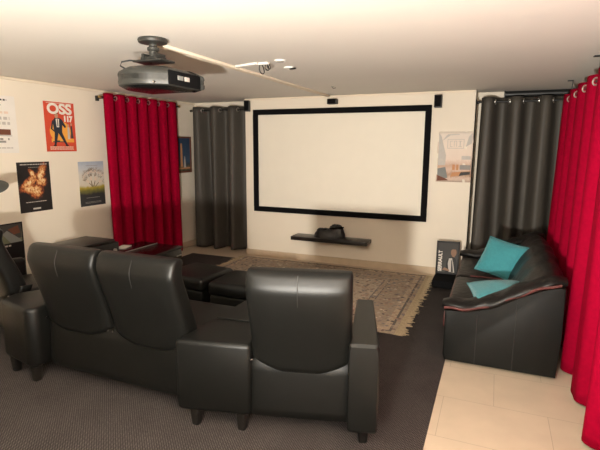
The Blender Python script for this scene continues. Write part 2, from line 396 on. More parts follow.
# black crumpled heap (coiled leads and a strap) on the shelf
b = B()
random.seed(11)
def heap(cx, cy, rx, ry, h):
    rings = []
    for k in range(9):
        t = k / 8; z = h * math.sin(t * PI / 2); f = math.cos(t * PI / 2) ** .6 + .02
        rings.append([(cx + rx * f * math.cos(2 * PI * i / 26) * (1 + .10 * math.sin(5 * i * .48 + k)), cy + ry * f * math.sin(2 * PI * i / 26) * (1 + .09 * math.cos(4 * i * .7 + k * 1.3)),
                       z * (1 + .10 * math.sin(i * 1.3 + k))) for i in range(26)])
    b.loft(rings)
heap(-.02, 0, .185, .10, .115); heap(.085, .01, .115, .09, .17); heap(-.12, -.005, .08, .07, .115)
hp = thing('cable_heap', 'black crumpled heap of coiled cable lying on the floating shelf', 'cable heap', (-1.995, YB - .125, .385))
b.build('bundle', M['black'], hp)
b = B()
for k in range(9):
    a0 = random.uniform(0, 6); R = random.uniform(.05, .09); cx = random.uniform(-.12, .10); zc = random.uniform(.06, .09) + (.04 if cx > 0 else 0)
    tl = random.uniform(-.5, .5)
    b.tube([(cx + R * math.cos(a0 + t * .33), .75 * R * math.sin(a0 + t * .33) , max(.008, zc + tl * R * math.cos(a0 + t * .33 + .6) + .012)) for t in range(20)], .007, 7)
b.build('loop', M['velour'], hp)

# ------------------------------------------------------------------ curtains
def curtain(name, label, p0, p1, zt, zb, nf, amp, m, zrod, seed=1, group=None, eyem='steel', flare=1.25, face=1, ph0=0, omega=.30):
    rnd = random.Random(seed)
    p0 = Vector((*p0, 0)); p1 = Vector((*p1, 0)); d = (p1 - p0); Ln = d.length; d.normalize(); nrm = Vector((d.y, -d.x, 0)) * face
    t = thing(name, label, 'curtain', (p0.x, p0.y, 0), group=group)
    nu = nf * 22; nv = 30; vs = []; fs = []
    jit = [rnd.uniform(-.16, .16) for _ in range(nf * 2 + 4)]; am = [rnd.uniform(.75, 1.2) for _ in range(nf * 2 + 4)]; dr = [rnd.uniform(-.35, .35) for _ in range(nf * 2 + 4)]
    def pos(u, v):
        k = u * nf * 2; i = int(k); f = k - i; f = f * f * (3 - 2 * f)
        lerp = lambda a: a[i] * (1 - f) + a[i + 1] * f
        low = v
        ph = u * nf * 2 * PI + ph0 + lerp(dr) * low * 1.6
        a = amp * (1 + (lerp(am) - 1) * (.3 + .7 * low)) * (1 + (flare - 1) * low)
        s_ = math.sin(ph) + .10 * math.sin(3 * ph)
        off = a * s_ + .012 * low * math.sin(ph * 2.1 + i)
        along = u * Ln - omega * amp * math.sin(2 * ph) + lerp(jit) * .12 * low
        return d * along + nrm * off
    for j in range(nv + 1):
        v = j / nv
        for i in range(nu + 1):
            q = pos(i / nu, v); z = zt + (zb - zt) * v
            if j == nv: z += .006 * math.sin(i * .4)
            vs.append((q.x, q.y, z))
    for j in range(nv):
        for i in range(nu):
            a = j * (nu + 1) + i; fs.append([a, a + 1, a + nu + 2, a + nu + 1])
    o = B().add(vs, fs).build('panel', m, t, angle=180)
    so = o.modifiers.new('thickness', 'SOLIDIFY'); so.thickness = .004; so.offset = 0
    # eyelets where the cloth crosses the rod
    kk = 0
    for c in range(nf * 2 + 1):
        ph = c * PI - ph0; u = ph / (nf * 2 * PI)
        if not (.004 < u < .996): continue
        vz = (zt - zrod) / (zt - zb)
        q = pos(u, vz); q2 = pos(min(1, u + .004), vz); tg = (q2 - q).normalized(); n = Vector((tg.y, -tg.x, 0))
        B().torus((q.x, q.y, zrod), .025, .0075, n).build('eyelet', M[eyem], t)
    return t
def rod(name, label, p0, p1, z, r, m, wall=None, brs=(), finial='ball', cm=None, ceil=False):
    t = thing(name, label, 'curtain rod', (p0[0], p0[1], z))
    L = Vector((p1[0] - p0[0], p1[1] - p0[1], 0))
    B().tube([(0, 0, 0), L * .5, L], r, 14).build('pole', m, t)
    for e, sgn in ((Vector((0, 0, 0)), -1), (L, 1)):
        c = e + L.normalized() * sgn * .012
        b = B(); b.lathe([(.001, -.02), (.014, -.014), (.019, 0), (.014, .014), (.001, .02)], c, 'x' if abs(L.x) > abs(L.y) else 'y', 16); b.build('finial', cm or m, t)
    for f in brs:
        c = L * f; b = B()
        if ceil:
            b.box((c.x, c.y, (H - z) - .004), (.05, .05, .006)); b.box((c.x + .02, c.y, (H - z) / 2), (.007, .02, H - z - .006)); b.box((c.x + .01, c.y, -.015), (.03, .02, .007))
        else:
            w = Vector(wall); b.box(c + w * .5 + Vector((0, 0, -.014)), (abs(w.x) + .012, abs(w.y) + .012, .008)); b.box(c + w + Vector((0, 0, -.01)), (.03, .03, .06) )
        b.build('bracket', m, t)
    return t

rod('curtain_rod', 'black rod carrying the short red curtain on the poster wall', (-4.335, 4.25), (-4.335, 5.71), 2.155, .009, M['black'], (-.10, 0, 0), (.03, .97), cm=M['brass'])
curtain('red_curtain', 'short red velvet curtain on the poster wall left of the grey curtain', (-4.335, 4.29), (-4.335, 5.66), 2.20, .05, 7, .075, M['velvet'], 2.155, 3)
rod('curtain_rod', 'black rod carrying the grey curtain left of the screen', (-4.36, 6.06), (-3.375, 6.06), 2.115, .009, M['black'], (0, .16, 0), (.03, .97))
curtain('grey_curtain', 'grey eyelet curtain hanging left of the projection screen', (-4.32, 6.06), (-3.39, 6.06), 2.165, .02, 3, .10, M['grey_cloth'], 2.115, 8, omega=0, group='grey eyelet curtains either side of the screen wall')
rod('curtain_rod', 'black rod carrying the grey curtain in the right niche', (-.235, 6.02), (.72, 6.02), 2.115, .010, M['black'], (0, .20, 0), (.04, .96))
curtain('grey_curtain', 'grey eyelet curtain in the niche behind the black leather sofa', (-.21, 6.02), (.69, 6.02), 2.165, .02, 3, .11, M['grey_cloth'], 2.115, 21, omega=0, group='grey eyelet curtains either side of the screen wall')
rod('curtain_rod', 'black ceiling mounted rod carrying the long red curtain', (.62, 1.05), (.62, 5.62), 2.065, .010, M['black'], None, (.05, .36, .655, .955), ceil=True)
curtain('red_curtain', 'long red velvet curtain hanging beside the black leather sofa', (.62, 1.1), (.62, 5.57), 2.115, .018, 10, .042, M['velvet'], 2.065, 17, flare=1.8, omega=.08)
bl = thing('roller_blind', 'rolled up black blind above the grey curtain of the right niche', 'roller blind', (.40, 6.165, 2.208))
B().cyl((-.36, 0, 0), .036, .76, 'x', 20).build('roll', M['black'], bl)
for sx in (-.366, .406): B().box((sx, .020, 0), (.012, .12, .08), .002).build('bracket', M['black'], bl)

# ------------------------------------------------------------------ posters on the walls
LW = (PI / 2, 0, PI / 2); BW = (PI / 2, 0, 0)
def poster(name, label, loc, rot, w, h, m, cat='poster', th=.0016, sheet='sheet'):
    t = thing(name, label, cat, loc, rot)
    nx, ny = 8, 10; b = B(); vs = []; fs = []
    b.box((0, 0, th / 2), (w, h, th)); b.build(sheet, m, t, smooth=False)
    return t
def polys(t, name, items, z=.0022):
    """flat printed shapes: list of (points, material key)"""
    keys = []
    b = B()
    for k, (pts, mk) in enumerate(items):
        if mk not in keys: keys.append(mk)
        zz = z + k * .00008
        b.add([(x, y, zz) for x, y in pts], [list(range(len(pts)))], keys.index(mk))
    me = b.build(name, [M[k] for k in keys], t, smooth=False)
    for p in me.data.polygons:
        if p.normal.z < 0: p.flip()
    return me
def rect(x0, y0, x1, y1): return [(x0, y0), (x1, y0), (x1, y1), (x0, y1)]
def oval(cx, cy, rx, ry, n=28): return [(cx + rx * math.cos(2 * PI * i / n), cy + ry * math.sin(2 * PI * i / n)) for i in range(n)]
def lines(t, x0, x1, ys, h, mk, name='small_print', seed=2, gap=.3):
    rnd = random.Random(seed); it = []
    for y in ys:
        x = x0
        while x < x1:
            w = rnd.uniform(.4, 1.4) * h * 3; it.append((rect(x, y - h / 2, min(x1, x + w), y + h / 2), mk)); x += w + h * gap * 2
    return polys(t, name, it)

# spy comedy poster
t = poster('film_poster', 'red film poster with white title and a man in a dark suit', (XL, 3.765, 1.79), LW, .385, .53, M['p_red'])
polys(t, 'sun', [(oval(-.005, -.05, .135, .115), 'p_orange'), (rect(-.125, -.165, .165, -.125), 'p_orange')], .0018)
man_ = polys(t, 'man', [
    ([(-.10, -.185), (-.075, -.185), (-.03, -.03), (-.085, -.03)], 'p_navy'), ([(.055, -.185), (.083, -.185), (.012, -.03), (-.045, -.03)], 'p_navy'),
    ([(-.12, -.195), (-.07, -.195), (-.075, -.178), (-.10, -.178)], 'p_black'), ([(.05, -.195), (.10, -.195), (.085, -.178), (.055, -.178)], 'p_black'),
    ([(-.09, -.04), (.015, -.04), (.025, .06), (.0, .125), (-.075, .125), (-.10, .06)], 'p_navy'),
    ([(-.10, .06), (-.08, .115), (-.11, .09), (-.135, .0), (-.095, -.03), (-.085, -.015), (-.112, .0)], 'p_navy'),
    ([(.0, .125), (.03, .10), (.075, .03), (.06, .01), (.01, .06)], 'p_navy'),
    ([(-.052, .02), (-.02, .02), (-.015, .115), (-.06, .115)], 'p_white'), ([(-.042, .03), (-.030, .03), (-.031, .11), (-.041, .11)], 'p_black'),
    (oval(-.048, .153, .023, .032), 'p_skin'), ([(-.073, .155), (-.065, .185), (-.04, .19), (-.024, .175), (-.03, .172), (-.06, .172)], 'p_black')], .0026)
man_.location.y = -.022; man_.scale = (.94, .94, 1)
polys(t, 'women', [([(.085, -.13), (.115, -.13), (.112, .0), (.088, .0)], 'p_pale'), (oval(.10, .018, .011, .017), 'p_skin'),
                   ([(.125, -.12), (.16, -.12), (.15, .015), (.13, .015)], 'p_dgrey'), (oval(.14, .033, .011, .016), 'p_skin')], .0026)
polys(t, 'skyline', [(rect(-.11, -.165, .06, -.155), 'p_dgrey'), (rect(-.06, -.16, -.02, -.145), 'p_dgrey')], .0024)
text_mesh('title', 'OSS', M['p_white'], t, .0, .187, .150, z=.0052, sx=1.2, bold=.006)
text_mesh('title_number', '117', M['p_white'], t, .10, .088, .082, z=.0036, sx=.95, bold=.006)
lines(t, -.15, .15, (-.215, -.228, -.241), .007, 'p_blush'); lines(t, -.16, .16, (.252,), .006, 'p_blush', 'top_line')
# dark fiery poster
t = poster('film_poster', 'black film poster with a fiery orange burst', (XL, 3.395, 1.16), LW, .375, .52, M['p_fire'])
lines(t, -.15, .16, (.235,), .008, 'p_pale', 'top_line'); lines(t, -.06, .07, (.205,), .005, 'p_grey', 'second_line', 5)
lines(t, -.12, .12, (-.155,), .007, 'p_pale', 'tag_line', 6); polys(t, 'bottom_mark', [(rect(-.045, -.235, .045, -.218), 'p_pale')])
# tree poster
t = poster('film_poster', 'blue and yellow film poster with a bare tree in a meadow', (XL, 4.145, 1.14), LW, .375, .525, M['p_tree'])
rnd = random.Random(9); items = []
def branch(x, y, a, ln, w, lev):
    x2, y2 = x + ln * math.cos(a), y + ln * math.sin(a); nx, ny = -math.sin(a) * w / 2, math.cos(a) * w / 2
    if abs(x2) > .165 or abs(y2) > .2: return
    items.append(([(x - nx, y - ny), (x2 - nx * .6, y2 - ny * .6), (x2 + nx * .6, y2 + ny * .6), (x + nx, y + ny)], 'p_blush' if lev % 2 else 'p_bark'))
    if lev:
        for _ in range(3): branch(x2, y2, a + rnd.uniform(-.75, .75), ln * rnd.uniform(.65, .85), w * .6, lev - 1)
branch(.0, -.035, 1.75, .075, .018, 4); branch(.01, -.035, 1.2, .075, .016, 4); branch(-.01, -.035, 2.4, .075, .012, 4); branch(.02, -.035, .7, .075, .012, 4)
polys(t, 'tree', items, .0018)
lines(t, -.10, .10, (-.165,), .006, 'p_grey', 'tag_line', 4); lines(t, -.12, .12, (-.215, -.228), .005, 'p_grey', 'small_print', 8); lines(t, -.08, .10, (.215,), .006, 'p_grey', 'top_line', 3)
# white lettered poster cut by the frame edge
t = poster('lettered_poster', 'white poster with rows of dark lettering above the disc lamp', (XL, 3.045, 1.79), LW, .42, .55, M['paper'])
lines(t, -.17, .125, (.235,), .016, 'p_dgrey', 'heading', 3); lines(t, -.17, .02, (.215,), .012, 'p_dgrey', 'heading', 4); lines(t, -.17, .06, (.185,), .012, 'p_dgrey', 'heading', 5)
lines(t, -.17, .14, (.115,), .022, 'p_blush', 'red_line', 6); lines(t, -.17, .14, (.06, .012), .028, 'p_pale', 'grey_line', 7)
polys(t, 'picture_block', [(rect(-.19, -.10, .14, -.045), 'p_brown'), (rect(-.19, -.11, .15, -.106), 'p_dgrey')]); lines(t, -.17, .12, (-.14, -.165), .02, 'p_grey', 'grey_line', 9, gap=1.2); lines(t, -.17, .15, (-.225,), .012, 'p_pale', 'small_print', 10)
# low dark photo print behind the seats
t = poster('photo_print', 'dark photo print low on the poster wall beside the seat backs', (XL, 2.99, .60), LW, .44, .44, M['p_black'])
polys(t, 'picture', [(rect(-.20, .02, .205, .205), 'p_green'), ([(-.20, .15), (.0, .18), (.12, .2), (-.20, .2)], 'p_steel'), ([(-.02, .21), (.0, .12), (.06, .05), (.20, .06), (.205, .205)], 'p_dgrey'), ([(.0, .12), (.05, .15), (.18, .05), (.2, .02), (.08, .02)], 'p_steel'),
                     ([(.06, .16), (.17, .19), (.19, .11), (.12, .10)], 'p_brown'), ([(-.2, .02), (-.1, .10), (.0, .02)], 'p_pale')])
lines(t, -.02, .08, (-.005,), .016, 'p_pale', 'caption')
# small framed harbour picture in the corner
t = thing('framed_picture', 'framed picture of a pale tower at dusk beside the short red curtain', 'picture', (XL, 5.905, 1.455), LW)
b = B()
for (x, y, w, h) in ((0, .262, .42, .026), (0, -.262, .42, .026), (-.197, 0, .026, .50), (.197, 0, .026, .50)): b.box((x, y, .011), (w, h, .020), .003)
b.build('frame', M['p_brown'], t); B().box((0, 0, .006), (.38, .51, .008)).build('picture', M['p_dusk'], t, smooth=False)
polys(t, 'tower', [([(.02, -.20), (.075, -.20), (.052, -.02), (.043, -.02)], 'p_pale'), ([(-.06, -.18), (-.0, -.18), (-.01, .17), (-.05, .17)], 'p_rust'), (rect(-.18, -.215, .18, -.195), 'p_rust')], .0106)
# crumpled stadium print on the back wall
t = thing('stadium_print', 'pale wrinkled print of a building front at the right of the screen', 'print', (-.468, YB, 1.475), BW)
nx, ny = 16, 20; vs = []; fs = []; W2, H2 = .40, .60
for j in range(ny + 1):
    for i in range(nx + 1):
        u, v = i / nx - .5, j / ny - .5
        z = .0045 + .004 * math.sin(v * 19 + u * 4) * (abs(u) * 1.6 + .15) + .003 * math.sin(u * 17)
        vs.append((u * W2 + .006 * math.sin(v * 9) * (u * 2), v * H2, z))
for j in range(ny):
    for i in range(nx):
        a = j * (nx + 1) + i; fs.append([a, a + 1, a + nx + 2, a + nx + 1])
o = B().add(vs, fs).build('sheet', M['p_stadium'], t, angle=180); so = o.modifiers.new('paper', 'SOLIDIFY'); so.thickness = .0006
polys(t, 'roof_stand', [([(-.19, .28), (-.165, .25), (-.10, .02), (-.105, -.10), (-.19, -.10)], 'p_pale'), ([(.12, .12), (.185, .16), (.185, .28), (.15, .24)], 'p_pale'), (rect(.08, -.03, .185, .012), 'p_pale'), ([(-.19, -.14), (-.10, -.12), (-.07, -.25), (-.19, -.275)], 'p_steel'),
                        ([(-.19, -.22), (-.09, -.26), (-.06, -.28), (-.19, -.29)], 'p_brown'),
                        (rect(-.02, -.155, .01, -.09), 'p_rust'), (rect(.025, -.155, .05, -.09), 'p_rust'), (rect(.065, -.15, .185, -.095), 'p_grey'), ([(-.04, -.24), (.185, -.20), (.185, -.165), (-.02, -.185)], 'p_rust'), ([(.06, -.225), (.185, -.205), (.185, -.172), (.08, -.18)], 'p_dgrey'), ([(-.15, .19), (-.09, .27), (.04, .27), (.05, .262), (-.06, .255)], 'p_pale')], .0135)
b = B()
for (x0, y0, x1, y1) in ((-.09, .10, .10, .106), (-.09, .205, .10, .211), (-.09, .10, -.084, .21), (.094, .10, .10, .21), (-.06, .12, -.054, .19), (-.06, .184, -.03, .19), (-.06, .12, -.03, .126), (-.015, .12, -.009, .19), (.012, .12, .018, .19), (-.012, .186, .015, .191), (.035, .12, .075, .126), (.035, .184, .075, .19), (.05, .124, .06, .186)):
    b.box(((x0 + x1) / 2, (y0 + y1) / 2, .0142), (x1 - x0, y1 - y0, .001))
b.build('lettered_plate', M['p_pale'], t, smooth=False)

# ------------------------------------------------------------------ framed poster on black box by the niche
bx = thing('subwoofer', 'low black box on the floor under the framed portrait', 'speaker box', (-.435, 5.48, .008))
B().box((0, 0, .049), (.30, .42, .084), .006, 3).build('cabinet', M['velour'], bx)
for sx in (-.11, .11):
    for sy in (-.17, .17): B().cyl((sx, sy, 0), .014, .009, seg=14).build('foot', M['velour'], bx)
fp = thing('framed_portrait', 'black framed portrait poster leaning at the niche corner by the sofa', 'framed poster', (-.455, 5.60, .099), (PI / 2 - .13, 0, .06))
b = B(); FW, FH = .262, .392
for (x, y, w, h) in ((0, FH - .009, FW, .018), (0, .009, FW, .018), (-FW / 2 + .009, FH / 2, .018, FH - .034), (FW / 2 - .009, FH / 2, .018, FH - .034)): b.box((x, y, .009), (w, h, .018), .002)
b.build('frame', M['p_black'], fp)
B().box((0, FH / 2, .004), (FW - .02, FH - .02, .006)).build('picture', M['p_dgrey'], fp, smooth=False)
polys(fp, 'sitter', [([(-.02, .02), (.11, .02), (.105, .15), (.085, .20), (.05, .215), (.015, .20), (-.01, .16)], 'p_black'),
                     ([(.02, .03), (.085, .025), (.065, .14), (.05, .195), (.015, .19), (.005, .13)], 'p_pale'), ([(.045, .03), (.07, .03), (.052, .17), (.042, .17)], 'p_dgrey'),
                     (oval(.065, .265, .032, .050), 'p_tan'), ([(.03, .28), (.035, .318), (.065, .328), (.098, .312), (.10, .28), (.09, .30), (.05, .30)], 'p_dgrey'), ([(.045, .215), (.075, .205), (.085, .235), (.05, .24)], 'p_tan'), ([(-.06, .05), (.03, .035), (.02, .06), (-.03, .08)], 'p_tan')], .0075)
text_mesh('title', 'SERRAULT', M['p_white'], fp, -.082, .155, .058, z=.0075, rot=PI / 2, bold=.0018, sx=.92)

# ------------------------------------------------------------------ projector on ceiling mount
PX, PY = -2.02, 2.43
mt = thing('projector_mount', 'grey round ceiling mount holding the projector', 'projector mount', (PX, PY, H))
B().lathe([(.088, -.002), (.092, -.012), (.086, -.026), (.03, -.034), (.001, -.034)], (0, 0, 0)).build('ceiling_plate', M['proj'], mt)
B().cyl((0, 0, -.115), .026, .088, seg=22).lathe([(.026, -.075), (.036, -.07), (.036, -.055), (.026, -.05)]).build('stem', M['proj'], mt)
B().box((0, 0, -.122), (.13, .09, .022), .005).box((.0, .0, -.137), (.22, .14, .012), .004).box((.045, 0, -.112), (.018, .10, .04), .003).box((-.045, 0, -.112), (.018, .10, .04), .003).build('bracket_plate', M['proj_dark'], mt)
pj = thing('projector', 'grey video projector hanging upside down from the ceiling', 'projector', (PX, PY, 1.94))
def body_ring(k):
    """plan of the casing: straight front and right side, bulging rear and left, k scales it"""
    P = [(.187, -.095), (.187, .2205), (.184, .222), (-.19, .222), (-.215, .20), (-.222, .0), (-.200, -.09), (-.150, -.155), (-.07, -.195), (.02, -.195), (.10, -.165), (.17, -.108)]
    out = []
    n = len(P)
    for i in range(n):
        a, b, c, d = (Vector(P[(i + j) % n]) for j in (-1, 0, 1, 2))
        st = i in (0, 2, 4, 10, 11)
        for q in range(5):
            t = q / 5
            v = b.lerp(c, t) if st else .5 * ((2 * b) + (c - a) * t + (2 * a - 5 * b + 4 * c - d) * t * t + (3 * b - a - 3 * c + d) * t ** 3)
            out.append((v.x * k, v.y * k))
    return out
def body(zs): return [[(x, y, z) for x, y in body_ring(k)] for k, z in zs]
B().loft(body([(.90, .012), (.985, .020), (1, .03), (1, .048)])).loft(body([(1, .078), (1, .088), (.97, .102), (.84, .118), (.74, .128), (.70, .130)])).build('casing', M['proj'], pj)
B().loft(body([(.985, .046), (.985, .080)])).build('vent_band', M['proj_dark'], pj)
B().loft(body([(.80, .0), (.92, .013)])).build('base_plate', M['gloss'], pj)
b = B()
for i in range(14): b.box((-.06 + i * .0075, -.1965, .063), (.003, .004, .024))
b.build('vent', M['proj'], pj, smooth=False)
b = B(); b.box((.1865, .06, .062), (.008, .322, .082), .002); b.build('side_panel', M['velour'], pj)
B().box((.191, .075, .066), (.004, .05, .026), .001).build('socket', M['p_pale'], pj); B().box((.191, .01, .066), (.004, .055, .026), .001).build('socket', M['p_steel'], pj)
B().cyl((.0, .21, .058), .042, .028, 'y', 26).build('lens', M['gloss'], pj)
B().cyl((.125, -.165, .028), .006, .012, 'y', 12).build('button', M['chrome'], pj)
b = B(); b.tube([(-.12, -.05, .115), (-.15, -.08, .125), (-.178, -.10, .145), (-.17, -.095, .168), (-.13, -.07, .178), (-.08, -.03, .178), (-.02, .005, .168)], .005, 8)
b.build('cable', M['black'], pj)
# ceiling cable duct
tag(B().box((-2.085, 4.22, H - .009), (.065, 3.33, .018), .003).build('cable_duct', M['trim']), 'long cream cable duct on the ceiling running from projector to screen', 'cable duct')
tag(B().box((-1.925, 3.435, H - .008), (.24, .028, .016), .002, rot=(0, 0, -.30)).build('cable_duct', M['white']), 'short white duct branching off the ceiling duct', 'cable duct')
w = thing('ceiling_junction', 'white ceiling junction with loose black wires hanging out', 'junction box', (-1.755, 3.42, H))
B().box((0, 0, -.010), (.085, .05, .018), .004).build('cover', M['white'], w)
for k, (dx, ln) in enumerate(((-.02, .075), (.025, .05), (.04, .04))):
    B().tube([(dx + .022 * math.sin(t * .45) * (1 - .2 * k), .004 * k, -.012 - ln * math.sin(t * PI / 12)) for t in range(13)], .004, 7).build('wire', M['black'], w)
w = thing('ceiling_spot', 'slim white ceiling fitting beyond the loose wires', 'ceiling fitting', (-1.592, 3.372, H))
B().cyl((0, 0, -.012), .045, .011, seg=24).build('rim', M['white'], w); B().cyl((0, 0, -.015), .03, .006, seg=20).build('socket', M['silver'], w)
w = thing('ceiling_spot', 'white ceiling fitting with a dark clip, nearer the screen', 'ceiling fitting', (-1.66, 3.69, H))
B().cyl((0, 0, -.012), .045, .011, seg=24).build('rim', M['white'], w); B().box((.035, .0, -.016), (.06, .03, .012), .003, rot=(0, 0, -.6)).build('clip', M['black'], w)
w = thing('ceiling_hook', 'tiny dark hook in the ceiling before the middle speaker', 'hook', (-1.74, 5.05, H))
B().cyl((0, 0, -.006), .016, .006, seg=16).build('base', M['silver'], w); B().tube([(0, 0, -.004), (0, 0, -.014), (.018, 0, -.02), (.036, 0, -.014)], .003, 7).build('hook', M['black'], w)

# ------------------------------------------------------------------ home cinema sofa (curved row of four seats)
row = thing('cinema_sofa', 'curved black leather home cinema sofa of four high backed seats on the carpet', 'sofa', (-2.155, 2.0, .008))
def Tm(ox, oy, a): return Matrix.Translation((ox, oy, 0)) @ Matrix.Rotation(a, 4, 'Z')
def xf(b, T): b.v = [tuple(T @ Vector(v)) for v in b.v]; return b

def back_mesh(w):
    b = B(); rings = []
    #   v : height parameter -> centre y, half thickness, half width factor
    VS = [k / 26 for k in range(25)] + [.94, .955, .97, .98, .988, .994, .998, 1]
    for v in VS:
        z = .445 + v * .522
        rear = .062 - .115 * ss(0, .95, v) + .03 * ss(.80, 1, v)
        th = .17 - .05 * v
        cy = rear + th / 2
        ht = th / 2; wf = .968 + .014 * ss(0, .55, v)
        e = math.sqrt(max(0, 1 - ((v - .94) / .06) ** 2)) if v > .94 else 1
        ht2 = ht * (.25 + .75 * e); wf2 = wf * (.955 + .045 * e)
        if v < .05: ht2 = ht * (.5 + .5 * math.sqrt(v / .05))
        ring = []
        for (x, y) in ring_rr(w * wf2, ht2, 56, 5.5):
            q = x / w
            zz = z - .095 * (1 - q * q) * (1 - v) ** 2.2
            puff = (-.012 if y < 0 else .01) * (1 - q * q) * math.sin(PI * v)
            ring.append((x, cy + y + puff, zz))
        rings.append(ring)
    b.loft(rings)
    return b
def rear_y(v): return .062 - .115 * ss(0, .95, v) + .03 * ss(.80, 1, v)
def seat_parts(T, w, lab=None):
    """one seat: rear panel, backrest, cushion, foot rest"""
    bk = xf(back_mesh(w - .006), T).build('backrest', M['leather'], row, angle=60)
    tb = B(); pts = []
    for k in range(12):
        v = .66 + .31 * k / 11; pts.append((0, rear_y(v) - .0125 * math.sin(PI * v) + .0004,   .445 + v * .522 - .0 * (1 - v)))
    tb.tube(pts, .0022, 6); xf(tb, T).build('seam', M['seam'], bk)
    for sx in (-1, 1):
        bb = B(); bb.lathe([(.007, -.004), (.007, .002), (.001, .004)], (sx * (w - .018), .070, .442), 'y', 10); xf(bb, T).build('button', M['chrome'], bk)
    xf(B().box((0, .42, .20), (2 * w - .02, .60, .22), .03, 3), T).build('seat_base', M['leather'], row)
    xf(B().box((0, .45, .38), (2 * w - .03, .62, .16), .05, 4), T).build('seat_cushion', M['leather'], row)
def rear_panel(T, w):
    # panel below the backrests, leaning forward towards its top
    rp = B(); rings = []
    for k in range(15):
        v = k / 14; z = .10 + .405 * v; y = .075 + .025 * v + .05 * ss(.7, 1, v) + .02 * (1 - ss(0, .08, v)); t = .10
        rings.append([(x, y + t / 2 + yy - .008 * (1 - (x / w) ** 2), z) for x, yy in ring_rr(w - .002, t / 2, 56, 9)])
    rp.loft(rings); return xf(rp, T).build('rear_panel', M['leather'], row)
def leg(x, y, T):
    r = []
    for k, (h, s_) in enumerate(((0, .023), (.01, .025), (.105, .033))): r.append([(x + a, y + c, h) for a, c in ring_rr(s_, s_, 16, 4)])
    xf(B().loft(r), T).build('leg', M['leg'], row)
I = Matrix.Identity(4)
PW = .2925
T1, T2 = Tm(-PW, 0, 0), Tm(PW, 0, 0)
TR = Tm(1.275, .078, math.radians(15)); TL = Tm(-1.50, .29, math.radians(-19))
for T, w_ in ((T1, PW), (T2, PW), (TR, .285), (TL, .29)): seat_parts(T, w_)
pp_ = rear_panel(I, 2 * PW)
rear_panel(TR, .285); rear_panel(TL, .29)
def console(poly, z0, z1, name):
    return B().prism(poly, z0, z1, .028, 4).build(name, M['leather'], row, angle=50)
# right wedge between the pair and the single seat, left wedge beside the pair
con = console([(.565, -.035), (.995, .07), (.835, .80), (.605, .80)], .10, .525, 'wedge_console')
xf(B().prism([(.612, .33), (.915, .37), (.83, .78), (.62, .78)], .526, .534, .003, 1), I).build('lid', M['leather'], con)
con = console([(-1.0, .05), (-.66, -.02), (-.605, .03), (-.60, .62), (-.72, .75), (-1.05, .20)], .10, .515, 'wedge_console')
# right arm of the single seat
ar = B(); 
rings = []
for k in range(15):
    v = k / 14; y = 0 + .76 * v
    top = .60 - .02 * v
    e = 1
    hw = .080 - .022 * v; rings.append([(.338 + .006 * v + x, y, .105 + (top - .105) * .5 + zz) for x, zz in ring_rr(hw, (top - .105) / 2, 56, 12)])
rings = [[(.338 + (p[0] - .338) * .9, p[1] - .012, .34 + (p[2] - .34) * .94) for p in rings[0]]] + rings + [[(.345 + (p[0] - .345) * .9, p[1] + .012, .34 + (p[2] - .34) * .94) for p in rings[-1]]]
ar.loft(rings); xf(ar, TR).build('armrest', M['leather'], row, angle=25)
al = B(); al.box((-.345, .20, .34), (.10, .38, .51), .03, 4); xf(al, TL).build('armrest', M['leather'], row)
for (x, y, T) in ((.655, .035, I), (.925, .095, I), (-.645, .02, I), (-.905, .065, I), (.345, .09, TR), (.345, .70, TR), (-.345, .07, TL), (-.345, .34, TL), (.66, .74, I), (.80, .74, I), (-.65, .56, I)): leg(x, y, T)

# footstools in front of the row
fs_ = thing('footstool', 'black leather footstool before the seats, left of the two', 'footstool', (-2.62, 3.66, .018), (0, 0, -.12), 'black leather footstools')
def footstool(t):
    B().box((0, 0, .315), (.52, .50, .13), .045, 4).build('cushion', M['leather'], t, angle=60)
    B().box((0, 0, .185), (.48, .46, .14), .02, 3).build('base', M['leather2'], t)
    for sx in (-.19, .19):
        for sy in (-.18, .18): B().cyl((sx, sy, 0), .02, .118, seg=16, r2=.026).build('leg', M['leg'], t)
footstool(fs_)
f2 = copy_tree(fs_); f2.location = (-2.05, 3.60, .008 + .010); f2.rotation_euler = (0, 0, .02); f2['label'] = 'black leather footstool before the seats, right one nearer the rug'
f2.location.z = .018; f2.location.x = -2.06

# ------------------------------------------------------------------ black low sideboard by the left wall with things on it
sb = thing('sideboard', 'low black gloss sideboard along the poster wall under the red curtain', 'sideboard', (-3.89, 3.88, .008))
B().box((0, 0, .18), (.64, 1.54, .28), .004).build('carcass', M['shelf'], sb)
B().box((0, 0, .02), (.58, 1.46, .04)).build('plinth', M['black'], sb)
B().box((-.20, 0, .334), (.26, 1.58, .028), .003).build('top_panel', M['gloss'], sb)
B().box((.13, 0, .331), (.40, 1.58, .022), .003).build('top_panel', M['gloss'], sb)
B().box((-.072, 0, .339), (.010, 1.58, .02), .002).build('edge_strip', M['silver'], sb)
for k in range(3): 
    d = B().box((.327, -.51 + k * .51, .18), (.014, .49, .26), .003).build('door', M['gloss'], sb); B().box((.337, -.32 + k * .51, .24), (.012, .10, .012), .003).build('handle', M['silver'], d)
av = thing('receiver', 'black hi-fi receiver with flat lid standing on the sideboard behind the seats', 'receiver', (-3.99, 3.57, .357))
B().box((0, 0, .107), (.44, .50, .18), .008, 3).build('case', M['black'], av)
B().box((-.0, -.02, .218), (.42, .45, .028), .008).build('lid', M['shelf'], av)
B().cyl((.222, .18, .11), .022, .016, 'x', 20).build('dial', M['silver'], av)
for sx in (-.17, .17):
    for sy in (-.21, .21): B().cyl((sx, sy, 0), .016, .018, seg=14).build('foot', M['velour'], av)
pp = B().box((0, 0, .006), (.12, .18, .012), .002).build('notepad', M['paper'], loc=(-4.15, 4.28, .3565)); tag(pp, 'white notepad lying on the sideboard by the red curtain', 'notepad'); pp.rotation_euler = (0, 0, .3)
